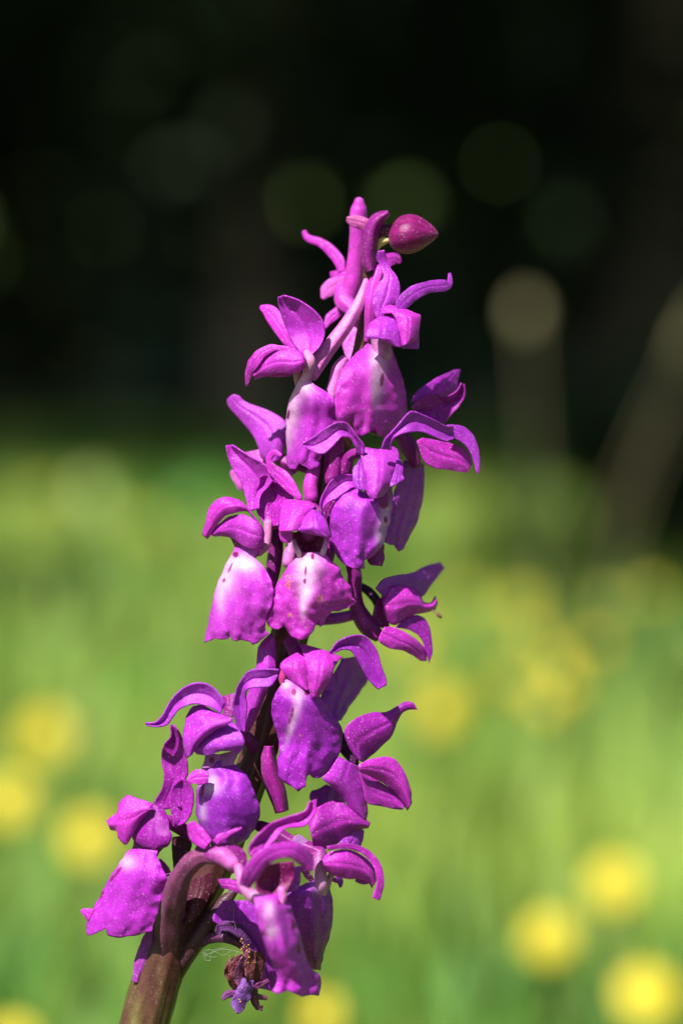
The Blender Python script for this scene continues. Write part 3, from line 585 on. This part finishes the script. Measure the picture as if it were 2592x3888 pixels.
g2 = link('grass', V, F_, M_GRASS); tag(g2, 'short meadow grass close around the orchid stem', 'grass', kind='stuff')

# dandelions in the meadow
M_YEL = leafy('dandelion_floret', (.68, .58, .03), (.64, .47, .02), 60, .2, .6)
M_DST = simple('dandelion_stalk', (.16, .18, .05), .6)
def dandelion_head(r):
    vv, ff = [], []
    for ring, (n, rad, el) in enumerate(((26, 1.0, .10), (22, .85, .35), (16, .62, .65), (10, .38, 1.0))):
        for k in range(n):
            a = 2 * math.pi * (k + .5 * ring) / n; c_ = Vector((math.cos(a), math.sin(a), 0)); s_ = Vector((-c_.y, c_.x, 0))
            tip = c_ * r * rad * math.cos(el) + Vector((0, 0, r * rad * math.sin(el) * .6 + .002)); hw = r * .12
            b0 = c_ * r * .1; i0 = len(vv)
            vv += [b0 - s_ * hw * .6, b0 + s_ * hw * .6, tip + s_ * hw, tip - s_ * hw, tip * .55 + Vector((0, 0, r * .16)) + s_ * hw, tip * .55 + Vector((0, 0, r * .16)) - s_ * hw]
            ff += [(i0, i0 + 1, i0 + 4, i0 + 5), (i0 + 5, i0 + 4, i0 + 2, i0 + 3)]
    return vv, ff
hv, hf = dandelion_head(1.0)
spots_ = [(1410, 2030, 1.20, 0.0112), (1260, 2155, 1.12, 0.0102), (1482, 2285, 1.03, 0.0112), (205, 1925, 1.30, 0.0116), (105, 1690, 1.60, 0.0137), (25, 1840, 1.36, 0.0123),
          (1010, 1635, 1.7, 0.0115), (740, 2330, 1.00, 0.0069), (25, 2400, 1.00, 0.0094), (330, 1210, 3.6, 0.0183), (160, 1230, 3.8, 0.0158), (1190, 1400, 2.8, 0.0183),
          (1060, 1330, 3.2, 0.0172), (1380, 1380, 3.0, 0.0172), (1270, 1430, 2.8, 0.0172), (1440, 1530, 2.4, 0.0156), (1330, 1720, 2.0, 0.0094), (640, 1300, 3.4, 0.0156), (90, 1150, 4.4, 0.0203), (240, 1120, 4.8, 0.0203), (960, 1290, 3.8, 0.0156), (1160, 1600, 2.2, 0.0109), (40, 1330, 3.0, 0.0140),
          (1300, 1500, 2.5, 0.0158), (1500, 1450, 2.7, 0.0170), (1130, 1500, 2.6, 0.0146), (1400, 1610, 2.2, 0.0122), (1230, 1290, 3.6, 0.0170), (430, 1160, 4.6, 0.0170)]
dr = random.Random(9)
for k in range(12):
    x, y = dr.uniform(930, 1560), dr.uniform(1340, 1640); spots_.append((x, y, .25 / ((y - 1176) * 6.7e-5 / .405 + .07), .0075))
for i, (x, y, d, r) in enumerate(spots_):
    hp = at_y(x * 2592 / 1568, y * 3888 / 2352, d)
    if hp.z < .03: hp.z = .03
    e = empty('dandelion', (hp.x, hp.y, 0))
    tag(e, 'yellow dandelion flower standing in the sunlit meadow', 'flower', 'dandelions in the meadow')
    q = (sd + Vector((0, -.9, 0)) + Vector((random.uniform(-.2, .2), 0, random.uniform(-.1, .2)))).normalized().to_track_quat('Z', 'Y')
    link('flower_head', [q @ (Vector(v) * r) + Vector((0, 0, hp.z)) for v in hv], hf, M_YEL, e, smooth=False)
    tvv, tff = tube_geo([Vector((0, 0, -.005)), Vector((.004, .003, hp.z * .5)), Vector((0, .002, hp.z))], [.0025, .0022, .002], 6)
    link('stalk', tvv, tff, M_DST, e)

# plantain seed heads and leaning dry stalk on the right
M_DRY = simple('dry_stalk', (.16, .135, .07), .7); M_HEAD = simple('plantain_head', (.30, .28, .14), .8, (.2, .16, .08), 200)
def plantain(top, foot, r, hl, label):
    e = empty('plantain', (foot.x, foot.y, 0)); tag(e, label, 'plantain', None)
    a = Vector((0, 0, -.01)); b_ = top - Vector((foot.x, foot.y, 0)); mid = (a + b_) * .5 + Vector((b_.x * -.08, 0, .02))
    arr = catmull([tuple(a), tuple(mid), tuple(b_)], 12)
    v, fc = tube_geo([Vector(q) for q in arr], [.0022] * 12, 7); link('stalk', v, fc, M_DRY, e)
    d = (arr[-1] - arr[-2]); d = Vector(d).normalized()
    pr = [(-.3, .2), (-.1, .9), (.2, 1), (.5, .95), (.8, .6), (1, .15)]
    v, fc = tube_geo([b_ + d * hl * s for s, _ in pr], [r * q for _, q in pr], 10); link('seed_head', v, fc, M_HEAD, e)
def px(x, y, d): return at_y(x * 2592 / 1568, y * 3888 / 2352, d)
t1 = px(1210, 745, 2.2); plantain(t1, px(1255, 1600, 2.2), .0085, .022, 'upright plantain stalk with one pale seed head above the meadow')
t2 = px(1575, 800, 2.3); plantain(t2, px(1265, 1500, 2.35), .006, .05, 'leaning dry brown plantain stalk in the meadow')
t3 = px(1640, 720, 2.4); plantain(t3, px(1330, 1500, 2.4), .009, .04, 'second leaning stalk with a dark seed head beyond the brown one')
t4 = px(1130, 960, 3.0); plantain(t4, px(1150, 1500, 3.0), .009, .02, 'short plantain stalk with a greyish seed head')

# broad-leaved weeds that stand out of the grass in clumps
M_WEED = [leafy('pale_weed_leaf', (.50, .60, .20), (.34, .46, .12), 9, .3, .35), leafy('green_weed_leaf', (.12, .34, .05), (.06, .20, .03), 9, .3, .35),
          leafy('dark_weed_leaf', (.05, .12, .025), (.025, .07, .015), 9, .25, .4)]
WL = ['pale green broad leaved weed clump standing in the grass', 'mid green broad leaved weed clump standing in the grass', 'dark green broad leaved weed clump standing in the grass']
wr = random.Random(5)
for k in range(64):
    y = 1.25 + 4.6 * (k / 64) ** 1.15; x = (wr.random() * 2 - 1) * (.10 + .15 * y); tone = wr.choice((0, 0, 1, 1, 2)); hgt = wr.uniform(.07, .17) * (.55 if y < 1.9 else 1) * (1 + .05 * y)
    e = empty('meadow_weed', (x, y, 0)); tag(e, WL[tone], 'weed', 'weed clumps in the meadow')
    for q in range(9):
        a = q * 2.4 + wr.random(); L_ = hgt * wr.uniform(.7, 1.1); out_ = wr.uniform(.3, .7); vv = []
        for i in range(6):
            t_ = i / 5; hw = L_ * .2 * math.sin(math.pi * min(1, t_ * .9 + .08))
            c_ = Vector((math.cos(a), math.sin(a), 0)); n_ = Vector((-c_.y, c_.x, 0)); p_ = c_ * (L_ * out_ * t_ ** 1.4) + Vector((0, 0, L_ * (t_ - .22 * t_ * t_) - .004))
            vv += [p_ - n_ * hw, p_ + Vector((0, 0, -hw * .25)), p_ + n_ * hw]
        link('leaf', vv, [(i * 3 + j, i * 3 + j + 1, i * 3 + j + 4, i * 3 + j + 3) for i in range(5) for j in (0, 1)], M_WEED[tone], e)

# ---- trees whose boughs shade the far end of the meadow, and the bushes below
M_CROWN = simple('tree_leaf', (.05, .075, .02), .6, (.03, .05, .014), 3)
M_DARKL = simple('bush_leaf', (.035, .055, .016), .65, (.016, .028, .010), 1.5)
M_BARK = simple('bark', (.28, .22, .14), .9, (.13, .10, .065), 9, bump=.6)
def leaves(n, centre, rad, size, rng, shell=.0, flat=1.0):
    d = rng.normal(size=(n, 3)); d /= np.linalg.norm(d, axis=1)[:, None]
    rr = (shell + (1 - shell) * rng.random(n)) ** (1 / 2.2)
    lump = 1 + .18 * np.sin(d[:, 0] * 5 + centre[0]) * np.cos(d[:, 1] * 4 + d[:, 2] * 5)
    p = d * (rr * lump)[:, None] * np.array(rad) + np.array(centre)
    a = rng.normal(size=(n, 3)); a[:, 2] *= flat; a /= np.linalg.norm(a, axis=1)[:, None]
    b_ = np.cross(a, rng.normal(size=(n, 3))); b_ /= np.linalg.norm(b_, axis=1)[:, None]
    s = size * rng.uniform(.6, 1.4, n)[:, None]
    V = np.stack([p - a * s, p + b_ * s * .45, p + a * s, p - b_ * s * .45], 1)
    idx = np.arange(n)[:, None] * 4
    return V.reshape(-1, 3), [tuple(q) for q in (idx + [0, 1, 2, 3])]
rng = np.random.default_rng(11)
GAPS = [(Vector((-.30, 7.75, .60)), .25), (Vector((.93, 8.4, 1.25)), .17)]  # holes cut in the unseen crowns so sun reaches the trunks
def gap_filter(V, F_, ox, oy):
    Pw = V.reshape(-1, 4, 3).mean(1) + np.array((ox, oy, 0)); keep = np.ones(len(Pw), bool)
    for c_, r in GAPS:
        d = Pw - np.array(c_); al = d @ np.array(sd); dist = np.linalg.norm(d - al[:, None] * np.array(sd), axis=1)
        keep &= ~((dist < r) & (al > .3) & (rng.random(len(Pw)) < .96))
    V = V.reshape(-1, 4, 3)[keep]; n = len(V); idx = np.arange(n)[:, None] * 4
    return V.reshape(-1, 3), [tuple(q) for q in (idx + [0, 1, 2, 3])]
def tree(x, y, h, trunk_r, crowns, label):
    e = empty('broadleaf_tree', (x, y, 0)); tag(e, label, 'tree', 'trees overhanging the far edge of the meadow')
    pts = [Vector((0, 0, -.2)), Vector((.04, .02, h * .3)), Vector((-.05, .05, h * .6)), Vector((0, 0, h))]
    arr = catmull([tuple(p) for p in pts], 14)
    v, fc = tube_geo([Vector(q) for q in arr], [trunk_r * (1.25 - .9 * i / 13) for i in range(14)], 14); link('trunk', v, fc, M_BARK, e)
    allv, allf = [], []
    for (cx, cy, cz, rx, ry, rz, n) in crowns:
        st = Vector((0, 0, h * .55)); en = Vector((cx - x, cy - y, cz)); arr = catmull([tuple(st), tuple((st + en) * .5 + Vector((0, 0, .4))), tuple(en)], 8)
        v, fc = tube_geo([Vector(q) for q in arr], [trunk_r * .45 * (1 - .1 * i) for i in range(8)], 8); link('limb', v, fc, M_BARK, e)
        V, F_ = leaves(n, (cx - x, cy - y, cz), (rx, ry, rz), .17, rng, flat=.5)
        V, F_ = gap_filter(V, F_, x, y)
        allf += [tuple(q + len(allv) for q in fc) for fc in F_]; allv += list(map(tuple, V))
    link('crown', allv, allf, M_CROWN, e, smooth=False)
tree(-.27, 7.9, 6, .11, [(-1.6, 4.3, 4.6, 2.3, 2.2, 1.2, 10500), (-.3, 7.6, 5.4, 2.6, 2.4, 1.7, 13000)], 'broadleaf tree with a thin brown trunk rising from the dark bushes')
tree(.95, 8.6, 6.5, .2, [(2.2, 4.3, 4.5, 2.2, 2.2, 1.2, 10500), (1.9, 8.2, 5.6, 2.6, 2.6, 1.8, 13000), (.36, 1.9, 2.2, .9, .9, .45, 5600), (.36, 3.5, 2.3, .9, .9, .45, 5200)], 'broadleaf tree with a thick grey brown trunk and a low unseen bough added to shade the meadow')  # low forward crowns here are unseen, added to shade the right of the meadow
tree(-4.6, 8.2, 6, .2, [(-5.4, 4.3, 4.7, 2.4, 2.3, 1.3, 10000), (-4.6, 8.0, 5.6, 2.7, 2.6, 1.8, 13000)], 'broadleaf tree spreading over the bushes beside the thin brown trunk')
tree(5.2, 8.0, 6, .2, [(5.6, 4.4, 4.7, 2.4, 2.3, 1.3, 9500), (5.4, 8.0, 5.5, 2.7, 2.6, 1.8, 13000)], 'broadleaf tree shading the open side of the meadow edge')
for k in range(8):
    x = -9.5 + k * 2.7; y = 11.5 + (k % 2) * 1.2
    tree(x, y, 6.5, .2, [(x, y - .8, 4.2, 2.3, 2.2, 3.2, 6000)], 'dense woodland tree standing in the row behind the bushes')
for k in range(13):
    x = -6.6 + k * 1.1 + rng.uniform(-.2, .2); y = 8.1 + (k % 3) * .8; h = 1.1 + .5 * rng.random()
    e = empty('bush', (x, y, 0)); tag(e, 'dark leafy bush in the shade under the trees', 'bush', 'bushes along the dark meadow edge')
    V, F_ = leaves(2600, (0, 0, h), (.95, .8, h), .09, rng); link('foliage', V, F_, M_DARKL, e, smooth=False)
    v, fc = tube_geo([Vector((0, 0, -.1)), Vector((.05, 0, h * .6)), Vector((.1, .05, h * 1.3))], [.05, .04, .015], 8); link('stem', v, fc, M_BARK, e)

# dark bushes added under the added bough to deepen the shade there
for bx, by, br, bh, lab in ((.62, 3.2, .32, .22, 'low dark bush added to deepen the shade behind the leaning stalks'), (1.2, 3.7, .40, .30, 'broader dark bush added beside the low one to deepen the shade')):
    e = empty('bush', (bx, by, 0)); tag(e, lab, 'bush')
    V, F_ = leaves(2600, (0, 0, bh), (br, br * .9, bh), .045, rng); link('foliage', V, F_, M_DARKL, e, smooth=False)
    v, fc = tube_geo([Vector((0, 0, -.05)), Vector((.02, 0, bh * .6)), Vector((.03, .02, bh * 1.3))], [.02, .016, .006], 8); link('stem', v, fc, M_BARK, e)
